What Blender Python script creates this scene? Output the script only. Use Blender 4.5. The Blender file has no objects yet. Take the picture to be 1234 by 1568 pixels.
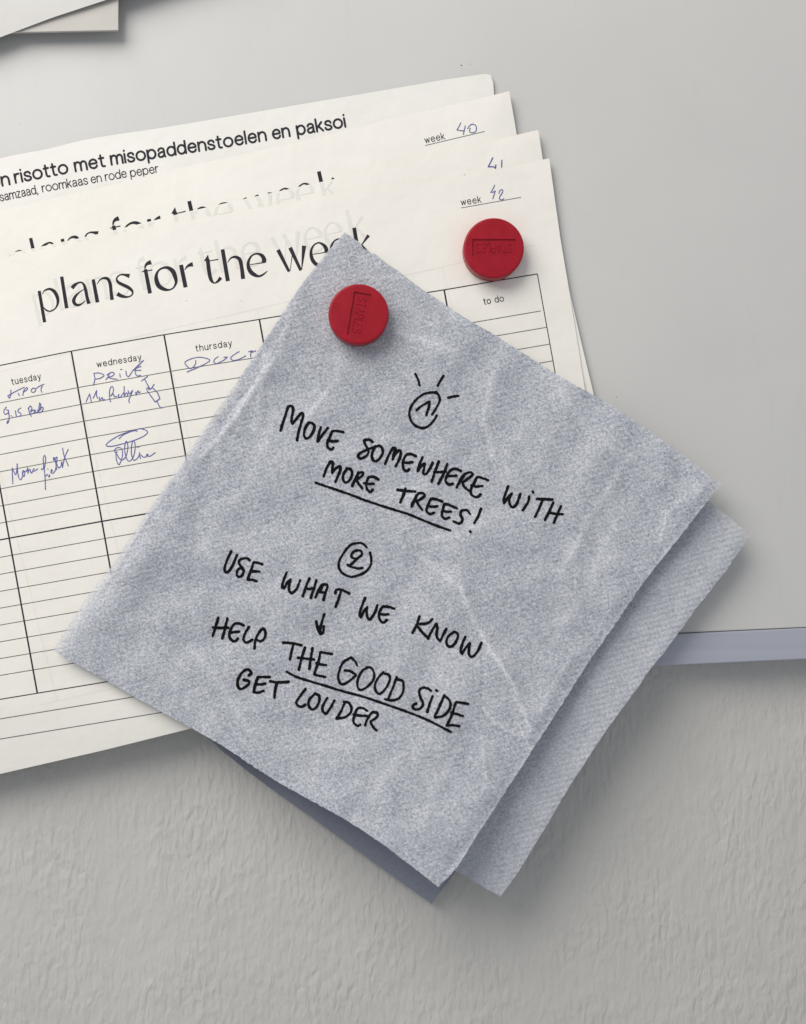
import bpy, math, random
import numpy as np
sc = bpy.context.scene
col = sc.collection
random.seed(7); rng = np.random.default_rng(7)

# ---------------------------------------------------------------- camera, world, lamps
K = 0.27            # millimetres on the board for one pixel of the photograph
D = 520.0           # millimetres from the board to the lens
FX, FY = 500.0, 860.0   # the point of the board that is straight in front of the lens
W, H = 1234.0, 1568.0
cam = bpy.data.cameras.new('camera'); co = bpy.data.objects.new('camera', cam); col.objects.link(co)
co.location = (0, -D / 1000, 0); co.rotation_euler = (math.radians(90), 0, 0)
cam.sensor_fit = 'VERTICAL'; cam.sensor_height = 24.0; cam.lens = 24.0 * D / (H * K)
cam.shift_x = (W / 2 - FX) / H; cam.shift_y = (FY - H / 2) / H
cam.clip_start = 0.01; cam.clip_end = 20
cam.dof.use_dof = True; cam.dof.focus_distance = (D - 3) / 1000; cam.dof.aperture_fstop = 2.6
sc.camera = co

world = bpy.data.worlds.new('World'); sc.world = world; world.use_nodes = True
bg = world.node_tree.nodes['Background']
bg.inputs[0].default_value = (0.91, 0.94, 1.0, 1); bg.inputs[1].default_value = 0.44

def area(name, loc, target, size, power, colour):
    l = bpy.data.lights.new(name, 'AREA'); l.shape = 'RECTANGLE'; l.size, l.size_y = size
    l.energy = power; l.color = colour
    o = bpy.data.objects.new(name, l); col.objects.link(o); o.location = loc
    from mathutils import Vector
    o.rotation_euler = (Vector(target) - Vector(loc)).to_track_quat('-Z', 'Y').to_euler()
    return o
area('window_light', (-0.54, -0.66, 0.74), (0.0, 0, 0.03), (0.80, 0.80), 12.8, (1.0, 0.965, 0.905))

sc.view_settings.view_transform = 'Standard'; sc.view_settings.look = 'None'
sc.view_settings.exposure = 0.0; sc.view_settings.gamma = 1.0

# ---------------------------------------------------------------- helpers
def at(px, py, h=0.0):
    """place on the board (photo pixels) raised h millimetres towards the viewer -> metres"""
    f = K * (D - h) / D / 1000
    return ((px - FX) * f, -h / 1000, (FY - py) * f)

def at_np(px, py, h):
    f = K * (D - h) / D / 1000
    return np.stack([(px - FX) * f, -h / 1000 + 0 * px, (FY - py) * f], -1)

def tag(o, label=None, cat=None, group=None, kind=None):
    if label: o['label'] = label
    if cat: o['category'] = cat
    if group: o['group'] = group
    if kind: o['kind'] = kind
    return o

def empty(name, loc=(0, 0, 0), parent=None):
    o = bpy.data.objects.new(name, None); col.objects.link(o)
    o.empty_display_size = 0.01
    if parent: o.parent = parent
    else: o.location = loc
    return o

def root_loc(o):
    while o.parent: o = o.parent
    return np.array(o.location)

def link(name, verts, faces, mat, parent=None, smooth=True):
    """mesh given in world coordinates; stored relative to the thing it belongs to"""
    verts = np.asarray(verts, dtype=np.float64)
    if parent is not None: verts = verts - root_loc(parent); off = None
    else: off = verts.mean(0); verts = verts - off
    m = bpy.data.meshes.new(name)
    if isinstance(faces, np.ndarray):
        n = len(faces); k = faces.shape[1]
        m.vertices.add(len(verts)); m.vertices.foreach_set('co', verts.astype(np.float32).ravel())
        m.loops.add(n * k); m.loops.foreach_set('vertex_index', faces.astype(np.int32).ravel())
        m.polygons.add(n); m.polygons.foreach_set('loop_start', np.arange(0, n * k, k, dtype=np.int32))
        m.update(calc_edges=True); m.validate()
    else:
        m.from_pydata([tuple(v) for v in verts], [], faces); m.update()
    if smooth: m.polygons.foreach_set('use_smooth', [True] * len(m.polygons))
    m.materials.append(mat)
    o = bpy.data.objects.new(name, m); col.objects.link(o)
    if parent is not None: o.parent = parent
    else: o.location = off
    return o

def box(name, corners_px, h0, h1, mat, parent=None, bevel=0.0):
    """prism over a polygon given in board pixels, from height h0 to h1 (mm, board scale)"""
    n = len(corners_px)
    def p(c, h): return ((c[0] - FX) * K / 1000, -h / 1000, (FY - c[1]) * K / 1000)
    v = [p(c, h0) for c in corners_px] + [p(c, h1) for c in corners_px]
    f = [list(range(n))[::-1], [n + i for i in range(n)]] + [[i, (i + 1) % n, n + (i + 1) % n, n + i] for i in range(n)]
    o = link(name, v, f, mat, parent, smooth=False)
    import bmesh
    bm = bmesh.new(); bm.from_mesh(o.data); bmesh.ops.recalc_face_normals(bm, faces=bm.faces)
    if bevel:
        bmesh.ops.bevel(bm, geom=list(bm.edges), offset=bevel / 1000, segments=3, profile=0.6, affect='EDGES', clamp_overlap=True)
    bm.to_mesh(o.data); bm.free()
    return o

# ---- node helpers
def new_mat(name):
    m = bpy.data.materials.new(name); m.use_nodes = True
    nt = m.node_tree; b = nt.nodes['Principled BSDF']
    return m, nt, b

def N(nt, t, **kw):
    n = nt.nodes.new(t)
    for k, v in kw.items():
        if k in n.inputs.keys(): n.inputs[k].default_value = v
        else: setattr(n, k, v)
    return n

def coords(nt, scale=(1000, 1000, 1000), rot=(0, 0, 0)):
    tc = N(nt, 'ShaderNodeTexCoord'); mp = N(nt, 'ShaderNodeMapping')
    mp.inputs['Scale'].default_value = scale; mp.inputs['Rotation'].default_value = rot
    nt.links.new(tc.outputs['Object'], mp.inputs['Vector'])
    return mp.outputs['Vector']

def noise(nt, vec, scale, detail=3, rough=0.55, dist=0.0):
    n = N(nt, 'ShaderNodeTexNoise'); n.inputs['Scale'].default_value = scale
    n.inputs['Detail'].default_value = detail; n.inputs['Roughness'].default_value = rough
    n.inputs['Distortion'].default_value = dist
    nt.links.new(vec, n.inputs['Vector']); return n.outputs['Fac']

def rng_map(nt, fac, a, b, lo=0.0, hi=1.0):
    n = N(nt, 'ShaderNodeMapRange'); n.inputs['From Min'].default_value = a; n.inputs['From Max'].default_value = b
    n.inputs['To Min'].default_value = lo; n.inputs['To Max'].default_value = hi
    nt.links.new(fac, n.inputs['Value']); return n.outputs['Result']

def mix(nt, fac, c1, c2):
    n = N(nt, 'ShaderNodeMix'); n.data_type = 'RGBA'
    for s, c in ((6, c1), (7, c2)):
        if isinstance(c, tuple): n.inputs[s].default_value = c if len(c) == 4 else (*c, 1)
        else: nt.links.new(c, n.inputs[s])
    if isinstance(fac, float): n.inputs[0].default_value = fac
    else: nt.links.new(fac, n.inputs[0])
    return n.outputs[2]

def math_n(nt, op, a, b):
    n = N(nt, 'ShaderNodeMath'); n.operation = op
    for i, c in enumerate((a, b)):
        if isinstance(c, (int, float)): n.inputs[i].default_value = c
        else: nt.links.new(c, n.inputs[i])
    return n.outputs[0]

def bump(nt, b, height, strength, dist):
    n = N(nt, 'ShaderNodeBump'); n.inputs['Strength'].default_value = strength; n.inputs['Distance'].default_value = dist
    nt.links.new(height, n.inputs['Height']); nt.links.new(n.outputs['Normal'], b.inputs['Normal'])

def paper_mat(name, c, transp, tint=(0.03, 0.03, 0.03)):
    m, nt, b = new_mat(name)
    v = coords(nt)
    f1 = rng_map(nt, noise(nt, v, 0.035, 3), 0.35, 0.65); f2 = noise(nt, v, 2.2, 4, 0.7)
    c2 = tuple(x - t for x, t in zip(c, tint))
    base = mix(nt, f1, c, c2)
    base = mix(nt, rng_map(nt, f2, 0.35, 0.7, 0, 0.10), base, (0.42, 0.40, 0.36))
    nt.links.new(base, b.inputs['Base Color']); b.inputs['Roughness'].default_value = 0.75
    b.inputs['Specular IOR Level'].default_value = 0.25
    bh = math_n(nt, 'ADD', math_n(nt, 'MULTIPLY', noise(nt, v, 0.09, 2), 3.0), math_n(nt, 'MULTIPLY', f2, 0.12))
    bump(nt, b, bh, 0.25, 0.0004)
    if transp:
        t = N(nt, 'ShaderNodeBsdfTransparent'); mx = N(nt, 'ShaderNodeMixShader'); mx.inputs[0].default_value = transp
        out = nt.nodes['Material Output']
        nt.links.new(b.outputs[0], mx.inputs[1]); nt.links.new(t.outputs[0], mx.inputs[2]); nt.links.new(mx.outputs[0], out.inputs[0])
    return m

def plain_mat(name, c, rough=0.5, spec=0.3, vary=0.0, scale=1.0):
    m, nt, b = new_mat(name)
    b.inputs['Roughness'].default_value = rough; b.inputs['Specular IOR Level'].default_value = spec
    v = coords(nt); f = rng_map(nt, noise(nt, v, scale, 3), 0.3, 0.7)
    nt.links.new(mix(nt, f, c, tuple(min(1, x + vary) for x in c)), b.inputs['Base Color'])
    return m

M = {}
M['planner'] = paper_mat('planner_paper', (0.875, 0.848, 0.79), 0.0)
M['ghost'] = paper_mat('show_through_print', (0.775, 0.76, 0.715), 0.0)
M['ghost_line'] = paper_mat('show_through_line', (0.825, 0.80, 0.745), 0.0)
M['recipe'] = paper_mat('recipe_paper', (0.84, 0.82, 0.785), 0.0)
M['card_white'] = paper_mat('white_sheet', (0.63, 0.62, 0.605), 0.0)
M['card_grey'] = paper_mat('grey_card', (0.56, 0.54, 0.505), 0.0)
M['black_print'] = plain_mat('black_print', (0.024, 0.022, 0.030), 0.7, 0.08, 0.02, 2.0)
M['thin_print'] = plain_mat('thin_print', (0.09, 0.088, 0.09), 0.6, 0.2, 0.12, 0.8)
M['pen'] = plain_mat('blue_pen', (0.075, 0.075, 0.30), 0.5, 0.3, 0.09, 0.9)
M['marker'] = plain_mat('black_marker', (0.002, 0.002, 0.003), 0.8, 0.04, 0.012, 2.2)
M['fleck'] = plain_mat('dust_fleck', (0.10, 0.10, 0.10), 0.8, 0.1)

def board_mat():
    m, nt, b = new_mat('board_enamel'); v = coords(nt)
    f = rng_map(nt, noise(nt, v, 0.012, 4, 0.6, 0.6), 0.3, 0.7)
    g = rng_map(nt, noise(nt, v, 1.3, 3, 0.7), 0.4, 0.75, 0, 0.05)
    sm = noise(nt, coords(nt, (1000, 1000, 250), (0, math.radians(35), 0)), 0.05, 5, 0.75, 1.5)
    base = mix(nt, g, mix(nt, f, (0.575, 0.57, 0.555), (0.605, 0.60, 0.583)), (0.4, 0.4, 0.4))
    nt.links.new(mix(nt, rng_map(nt, sm, 0.58, 0.75, 0, 0.14), base, (0.42, 0.42, 0.43)), b.inputs['Base Color'])
    nt.links.new(rng_map(nt, sm, 0.3, 0.7, 0.34, 0.48), b.inputs['Roughness'])
    b.inputs['Specular IOR Level'].default_value = 0.35
    bump(nt, b, noise(nt, v, 0.8, 3), 0.04, 0.0003)
    return m
M['board'] = board_mat()

def frame_mat():
    m, nt, b = new_mat('anodised_aluminium')
    v = coords(nt, (8, 400, 400)); w = coords(nt)
    f = rng_map(nt, noise(nt, v, 1.0, 4), 0.3, 0.7)
    nt.links.new(mix(nt, f, (0.42, 0.44, 0.505), (0.455, 0.472, 0.535)), b.inputs['Base Color'])
    b.inputs['Metallic'].default_value = 0.25; b.inputs['Roughness'].default_value = 0.5
    bump(nt, b, noise(nt, w, 1.2, 3), 0.05, 0.0002)
    return m
M['frame'] = frame_mat()
M['groove'] = plain_mat('rubber_seal', (0.30, 0.30, 0.31), 0.7, 0.2)

def wall_mat():
    m, nt, b = new_mat('painted_wallpaper')
    v = coords(nt, (1000, 1000, 1000)); vs = coords(nt, (1000, 1000, 420), (0, math.radians(-6), 0))
    a = noise(nt, vs, 0.40, 1, 0.35, 0.5)
    c = noise(nt, vs, 0.19, 2, 0.5, 0.6)
    big = noise(nt, v, 0.03, 2)
    fine = noise(nt, v, 2.5, 3, 0.6)
    h = math_n(nt, 'ADD', math_n(nt, 'MULTIPLY', a, rng_map(nt, big, 0.35, 0.65, 0.35, 1.25)), math_n(nt, 'MULTIPLY', c, 0.7))
    h = math_n(nt, 'ADD', h, math_n(nt, 'MULTIPLY', fine, 0.03))
    nt.links.new(mix(nt, rng_map(nt, noise(nt, v, 0.02, 3), 0.35, 0.65), (0.53, 0.522, 0.495), (0.56, 0.548, 0.518)), b.inputs['Base Color'])
    b.inputs['Roughness'].default_value = 0.6; b.inputs['Specular IOR Level'].default_value = 0.3
    bump(nt, b, h, 0.38, 0.0021)
    return m
M['wall'] = wall_mat()

def napkin_mat(name, emboss, lo=0.13, hi=0.93, dark=(0.20, 0.217, 0.275), light=(0.80, 0.82, 0.855)):
    m, nt, b = new_mat(name)
    v = coords(nt)
    fib = noise(nt, coords(nt, (900, 900, 1100), (0, math.radians(35), 0)), 1.15, 3, 0.8, 0.2)
    fib2 = noise(nt, v, 2.9, 2, 0.6, 0.0)
    mid = noise(nt, v, 0.16, 3, 0.6)
    big = noise(nt, v, 0.042, 3, 0.6, 0.8)
    s = math_n(nt, 'ADD', math_n(nt, 'MULTIPLY', rng_map(nt, fib, 0.33, 0.67), 0.56), math_n(nt, 'MULTIPLY', rng_map(nt, fib2, 0.32, 0.68), 0.26))
    s = math_n(nt, 'ADD', s, math_n(nt, 'MULTIPLY', rng_map(nt, mid, 0.3, 0.7), 0.12))
    s = math_n(nt, 'ADD', s, math_n(nt, 'MULTIPLY', rng_map(nt, big, 0.3, 0.7), 0.08))
    at_c = N(nt, 'ShaderNodeAttribute'); at_c.attribute_name = 'crease'
    s2 = math_n(nt, 'ADD', s, math_n(nt, 'MULTIPLY', at_c.outputs['Fac'], 0.22))  # paler ridges: light caught along the creases, put into the colour
    at_p = N(nt, 'ShaderNodeAttribute'); at_p.attribute_name = 'thin'
    s2 = math_n(nt, 'ADD', s2, math_n(nt, 'MULTIPLY', at_p.outputs['Fac'], 0.30))     # one ply only: paler paper
    nt.links.new(mix(nt, rng_map(nt, s2, lo, hi), dark, light), b.inputs['Base Color'])
    b.inputs['Roughness'].default_value = 0.95; b.inputs['Specular IOR Level'].default_value = 0.08
    b.inputs['Sheen Weight'].default_value = 0.15
    # embossed rows of little pits
    ve = coords(nt, (1000, 1000, 1000), (0, math.radians(16), 0))
    w1 = N(nt, 'ShaderNodeTexWave'); w1.bands_direction = 'Z'; w1.inputs['Scale'].default_value = 0.145; w1.inputs['Distortion'].default_value = 0.5; w1.inputs['Detail Scale'].default_value = 0.4
    w2 = N(nt, 'ShaderNodeTexWave'); w2.bands_direction = 'X'; w2.inputs['Scale'].default_value = 0.19; w2.inputs['Distortion'].default_value = 0.5; w2.inputs['Detail Scale'].default_value = 0.4
    nt.links.new(ve, w1.inputs['Vector']); nt.links.new(ve, w2.inputs['Vector'])
    em = math_n(nt, 'MULTIPLY', math_n(nt, 'ADD', w1.outputs['Fac'], math_n(nt, 'MULTIPLY', w2.outputs['Fac'], 0.6)), emboss)
    hh = math_n(nt, 'ADD', math_n(nt, 'MULTIPLY', fib, 0.9), math_n(nt, 'MULTIPLY', fib2, 0.35))
    hh = math_n(nt, 'ADD', hh, em)
    bump(nt, b, hh, 0.55, 0.00035)
    t = N(nt, 'ShaderNodeBsdfTransparent'); tl = N(nt, 'ShaderNodeBsdfTranslucent'); tl.inputs['Color'].default_value = (0.42, 0.46, 0.56, 1)
    at_t = N(nt, 'ShaderNodeAttribute'); at_t.attribute_name = 'thin'
    m1 = N(nt, 'ShaderNodeMixShader'); m1.inputs[0].default_value = 0.10
    m2 = N(nt, 'ShaderNodeMixShader')
    nt.links.new(math_n(nt, 'MULTIPLY', at_t.outputs['Fac'], math_n(nt, 'ADD', 0.4, math_n(nt, 'MULTIPLY', fib, 0.4))), m2.inputs[0])
    nt.links.new(b.outputs[0], m1.inputs[1]); nt.links.new(tl.outputs[0], m1.inputs[2])
    nt.links.new(m1.outputs[0], m2.inputs[1]); nt.links.new(t.outputs[0], m2.inputs[2])
    nt.links.new(m2.outputs[0], nt.nodes['Material Output'].inputs[0])
    return m
M['napkin'] = napkin_mat('napkin_tissue', 0.32)
M['napkin_back'] = plain_mat('smooth_shaded_back_ply', (0.225, 0.24, 0.29), 0.9, 0.05, 0.03, 0.6)  # smooth rear ply; the shade it lies in is put into this darker colour
M['napkin_embossed'] = napkin_mat('napkin_tissue_embossed', 0.65, -0.1, 1.1)

def magnet_mat():
    m, nt, b = new_mat('red_plastic'); v = coords(nt)
    f = rng_map(nt, noise(nt, v, 0.25, 3), 0.3, 0.7)
    nt.links.new(mix(nt, f, (0.30, 0.0085, 0.018), (0.355, 0.011, 0.024)), b.inputs['Base Color'])
    b.inputs['Roughness'].default_value = 0.36; b.inputs['Specular IOR Level'].default_value = 0.22
    b.inputs['Subsurface Weight'].default_value = 0.08; b.inputs['Subsurface Radius'].default_value = (0.002, 0.0006, 0.0005)
    bump(nt, b, noise(nt, v, 3.5, 3, 0.7), 0.12, 0.0002)
    return m
M['magnet'] = magnet_mat()

# ---------------------------------------------------------------- curves and strokes
def spline(pts, step=1.2, closed=False):
    """Catmull-Rom through points [(x, y, w?, corner)] -> dense array x, y, w"""
    P = [np.array(p[:3], float) for p in pts]; corner = [p[3] if len(p) > 3 else False for p in pts]
    n = len(P); out = []
    if n == 1: return np.array([P[0]])
    for i in range(n if closed else n - 1):
        p1, p2 = P[i], P[(i + 1) % n]
        p0 = P[(i - 1) % n] if (closed or i > 0) and not corner[i] else 2 * p1 - p2
        p3 = P[(i + 2) % n] if (closed or i + 2 < n) and not corner[(i + 1) % n] else 2 * p2 - p1
        L = np.hypot(*(p2 - p1)[:2]); k = max(1, int(L / step))
        d1 = max(np.hypot(*(p1 - p0)[:2]), 1e-6); d2 = max(L, 1e-6); d3 = max(np.hypot(*(p3 - p2)[:2]), 1e-6)
        m1 = (p2 - p0) * d2 / (d1 + d2); m2 = (p3 - p1) * d2 / (d2 + d3)
        for j in range(k):
            t = j / k; t2, t3 = t * t, t * t * t
            out.append((2 * t3 - 3 * t2 + 1) * p1 + (t3 - 2 * t2 + t) * m1 + (-2 * t3 + 3 * t2) * p2 + (t3 - t2) * m2)
    out.append(P[0] if closed else P[-1])
    return np.array(out)

def parse(s, ox, oy, sc_, w):
    """'x,y x,yc x,y,w ; ...' in zoomed coordinates -> list of strokes [(px, py, width, corner)]"""
    res = []
    for st in s.split(';'):
        pts = []
        for tok in st.split():
            c = tok.endswith('c'); a = [float(x) for x in tok.rstrip('c').split(',')]
            ww = a[2] / sc_ if len(a) > 2 else w
            pts.append((ox + a[0] / sc_, oy + a[1] / sc_, ww, c))
        if pts: res.append(pts)
    return res

def ribbon(strokes, surf, lift, rough=0.0, caps=True, step=1.2, thick=0.0, smoothing=True, hconst=None):
    """flat ink laid on a surface: strip with round ends for each stroke"""
    V, F = [], []; k = 0
    for si, st in enumerate(strokes):
        closed = len(st) > 3 and abs(st[0][0] - st[-1][0]) < 0.01 and abs(st[0][1] - st[-1][1]) < 0.01
        a = spline(st[:-1], step, True) if closed else spline(st, step)
        if len(a) == 1: a = np.array([a[0] - [0.3, 0, 0], a[0] + [0.3, 0, 0]])
        if len(a) == 2 and np.allclose(a[0], a[1]): a[1, 0] += 0.4
        n = len(a)
        t = np.gradient(a[:, :2], axis=0); L = np.hypot(t[:, 0], t[:, 1]) + 1e-9; t /= L[:, None]
        nn = np.stack([-t[:, 1], t[:, 0]], 1)
        w = a[:, 2].copy() / 2
        if rough > 0.12: w = w * (1 + 0.09 * np.sin(np.arange(n) * step * 0.16 + rng.uniform(0, 6)) + 0.05 * np.sin(np.arange(n) * step * 0.45 + rng.uniform(0, 6)))
        jl = jr = 0
        if rough:
            def j():
                r = rng.normal(0, 1, n + 4); r = np.convolve(r, [0.25, 0.5, 0.25], 'same')[2:n + 2]; return r * rough
            jl, jr = j(), j()
        Lp = a[:, :2] + nn * (w + jl)[:, None]; Rp = a[:, :2] - nn * (w + jr)[:, None]
        pts = []
        base = len(V)
        hh = lift + 0.012 * (si % 6) + np.linspace(0, 0.02, n)
        for i in range(n): pts += [(Lp[i], hh[i]), (Rp[i], hh[i])]
        fs = [(2 * i, 2 * i + 1, 2 * i + 3, 2 * i + 2) for i in range(n - 1)]
        if caps and not closed:
            for e, sgn in ((0, -1), (n - 1, 1)):
                c = len(pts); pts.append((a[e, :2], hh[e])); ring = []
                for q in range(1, 6):
                    an = math.pi * q / 6
                    d = nn[e] * math.cos(an) * w[e] + t[e] * sgn * math.sin(an) * w[e]
                    ring.append(len(pts)); pts.append((a[e, :2] + d, hh[e]))
                seq = [2 * e] + ring + [2 * e + 1]
                for q in range(len(seq) - 1): fs.append((c, seq[q], seq[q + 1]))
        for p, h in pts:
            hs = surf(p[0], p[1]) if hconst is None else hconst
            V.append(at(p[0], p[1], float(hs) + h))
        F += [tuple(base + q for q in f) for f in fs]
    return V, F

def ink(name, parent, strokes, surf, mat, lift=0.06, clip=None, **kw):
    V, F = ribbon(strokes, surf, lift, **kw)
    if clip:     # keep only what lies on the sheet: below its top edge
        def below(v):
            f = K * (D + v[1] * 1000) / D / 1000; px, py = FX + v[0] / f, FY - v[2] / f
            return py > np.interp(px, clip[0], clip[1]) + 0.6
        ok = [below(v) for v in V]; F = [f for f in F if all(ok[i] for i in f)]
        if not F: return None
    # keep all faces turned to the viewer
    V = np.array(V); out = []
    for f in F:
        a, b, c = V[f[0]], V[f[1]], V[f[2]]
        s = (b[0] - a[0]) * (c[2] - a[2]) - (b[2] - a[2]) * (c[0] - a[0])
        out.append(f if s > 0 else tuple(reversed(f)))
    return link(name, V, out, mat, parent, smooth=False)

# ---- letter shapes (x-height 1) for the printed small text
def arc(cx, cy, rx, ry, a0, a1, n=9):
    return [(cx + rx * math.cos(math.radians(a0 + (a1 - a0) * i / n)), cy + ry * math.sin(math.radians(a0 + (a1 - a0) * i / n))) for i in range(n + 1)]
def cn(p): return (p[0], p[1], True)
G = {
 'o': (0.94, [arc(.47, .5, .47, .5, 90, 450, 12)]),
 'n': (0.76, [[(0, 1), (0, 0)], [(.01, .55), (.1, .84), (.4, 1.0), (.68, .86), (.76, .56), (.76, 0)]]),
 'h': (0.76, [[(0, 1.42), (0, 0)], [(.01, .55), (.1, .84), (.4, 1.0), (.68, .86), (.76, .56), (.76, 0)]]),
 'm': (1.24, [[(0, 1), (0, 0)], [(.01, .55), (.09, .86), (.33, 1.0), (.56, .88), (.62, .58), (.62, 0)], [(.63, .55), (.71, .86), (.95, 1.0), (1.18, .88), (1.24, .58), (1.24, 0)]]),
 'r': (0.42, [[(0, 1), (0, 0)], [(.01, .55), (.1, .86), (.24, .97), (.44, .98)]]),
 'i': (0.02, [[(0, 1), (0, 0)], [(0, 1.36), (0.01, 1.37)]]),
 'l': (0.02, [[(0, 1.42), (0, 0)]]),
 's': (0.68, [[(.66, .75), (.56, .94), (.33, 1.0), (.1, .9), (.05, .73), (.18, .58), (.48, .46), (.68, .3), (.62, .09), (.36, 0), (.1, .07), (0, .26)]]),
 't': (0.5, [[(.2, 1.32), (.2, .26), (.27, .05), (.5, .01)], [(0, .98), (.48, .98)]]),
 'e': (0.86, [[(.05, .53), (.84, .53, True), (.8, .78), (.62, .96), (.44, 1), (.16, .86), (.03, .5), (.16, .14), (.44, 0), (.7, .07), (.82, .24)]]),
 'p': (0.86, [[(0, 1), (0, -.42)], arc(.44, .5, .42, .5, 90, 450, 12)]),
 'd': (0.86, [[(.86, 1.42), (.86, 0)], arc(.42, .5, .42, .5, 90, 450, 12)]),
 'a': (0.74, [[(.06, .76), (.18, .95), (.4, 1), (.62, .9), (.67, .68), (.67, .14), (.74, 0)], [(.67, .58), (.32, .53), (.06, .4), (.03, .2), (.14, .04), (.32, 0), (.55, .1), (.67, .32)]]),
 'k': (0.68, [[(0, 1.42), (0, 0)], [(.62, 1), (0, .36)], [(.22, .58), (.68, 0)]]),
 'u': (0.74, [[(0, 1), (0, .42), (.08, .12), (.34, 0), (.64, .14), (.74, .42)], [(.74, 1), (.74, 0)]]),
 'w': (1.1, [[(0, 1), (.28, 0, True), (.55, .95, True), (.82, 0, True), (1.1, 1)]]),
 'y': (0.74, [[(0, 1), (.38, .02)], [(.74, 1), (.34, -.16), (.2, -.38), (.04, -.42)]]),
 'z': (0.66, [[(0, 1), (.62, 1, True), (.02, 0, True), (.66, 0)]]),
 ',': (0.08, [[(.07, .05), (.0, -.22)]]),
 'S': (0.72, [[(.70, 1.08), (.56, 1.34), (.34, 1.4), (.1, 1.28), (.04, 1.04), (.2, .8), (.5, .65), (.7, .42), (.64, .12), (.36, 0), (.1, .08), (0, .34)]]),
 'T': (0.8, [[(.4, 1.38), (.4, 0)], [(0, 1.38), (.8, 1.38)]]),
 'A': (0.9, [[(0, 0), (.45, 1.4, True), (.9, 0)], [(.16, .48), (.74, .48)]]),
 'P': (0.72, [[(0, 1.4), (0, 0)], [(0, 1.38), (.42, 1.38), (.7, 1.2), (.7, .86), (.42, .66), (0, .66)]]),
 'L': (0.64, [[(0, 1.4), (0, 0, True), (.5, 0, True), (.5, .3)]]),
 'E': (0.68, [[(.68, 1.38), (0, 1.38, True), (0, 0, True), (.68, 0)], [(0, .72), (.58, .72)]]),
}
def word_strokes(word, p0, p1, xh, w, curve=None, gap=0.26, slant=0.0):
    """letters of a word fitted between two baseline points; returns one stroke list per letter"""
    total = sum(G[c][0] for c in word) + gap * (len(word) - 1)
    dx, dy = p1[0] - p0[0], p1[1] - p0[1]; L = math.hypot(dx, dy); ux, uy = dx / L, dy / L
    sx = L / total; vx, vy = uy, -ux     # up
    res, x = [], 0.0
    for c in word:
        adv, sts = G[c]; ls = []
        for st in sts:
            pts = []
            for p in st:
                X = (x + p[0]) * sx; Y = p[1] * xh
                b = curve(X / L) if curve else 0.0
                pts.append((p0[0] + ux * X + vx * (Y + b), p0[1] + uy * X + vy * (Y + b), w, len(p) > 2))
            ls.append(pts)
        res.append(ls); x += adv + gap
    return res

def put_words(parent, surf, words, mat, name='printed_word', gap=0.26, **kw):
    for (txt, p0, p1, xh, w) in words:
        wr = empty(name, parent=parent)
        for ls in word_strokes(txt, p0, p1, xh, w, gap=gap):
            ink('letter', wr, ls, surf, mat, caps=False if w > 2 else True, step=0.8, **kw)

# ---------------------------------------------------------------- sheets: patches between four traced edges
def resample(poly, n):
    p = np.array(poly, float); d = np.r_[0, np.cumsum(np.hypot(*np.diff(p, axis=0).T))]
    t = np.linspace(0, d[-1], n); return np.stack([np.interp(t, d, p[:, 0]), np.interp(t, d, p[:, 1])], 1)

def patch(name, top, right, bottom, left, hfun, mat, parent, nu, nv, attrs=None, wobble=0.0):
    """top: left->right, right: top->bottom, bottom: left->right, left: top->bottom (photo px)"""
    T, B, Lf, R = resample(top, nu), resample(bottom, nu), resample(left, nv), resample(right, nv)
    if wobble:
        for e, n in ((T, nu), (B, nu), (Lf, nv), (R, nv)):
            r = rng.normal(0, 1, (n, 2)); r = (r + np.roll(r, 1, 0) + np.roll(r, 2, 0)) / 3 * wobble; r[0] = r[-1] = 0; e += r
    u = np.linspace(0, 1, nu)[None, :, None]; v = np.linspace(0, 1, nv)[:, None, None]
    P = (1 - v) * T[None] + v * B[None] + (1 - u) * Lf[:, None] + u * R[:, None]
    P -= (1 - u) * (1 - v) * T[0] + u * (1 - v) * T[-1] + (1 - u) * v * B[0] + u * v * B[-1]
    px, py = P[..., 0], P[..., 1]
    V = at_np(px, py, hfun(px, py)).reshape(-1, 3)
    idx = np.arange(nu * nv).reshape(nv, nu)
    F = np.stack([idx[:-1, :-1], idx[1:, :-1], idx[1:, 1:], idx[:-1, 1:]], -1).reshape(-1, 4)
    o = link(name, V, F, mat, parent)
    for an, fn in (attrs or {}).items():
        at_ = o.data.attributes.new(an, 'FLOAT', 'POINT'); at_.data.foreach_set('value', fn(px, py).astype(np.float32).ravel())
    return o

def seg_d(px, py, pts):
    """distance in px to a polyline"""
    best = np.full(np.shape(px), 1e9)
    for (x0, y0), (x1, y1) in zip(pts[:-1], pts[1:]):
        dx, dy = x1 - x0, y1 - y0; L2 = dx * dx + dy * dy
        t = np.clip(((px - x0) * dx + (py - y0) * dy) / L2, 0, 1)
        best = np.minimum(best, np.hypot(px - x0 - t * dx, py - y0 - t * dy))
    return best
def sstep(a, b, x):
    t = np.clip((x - a) / (b - a), 0, 1); return t * t * (3 - 2 * t)

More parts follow.
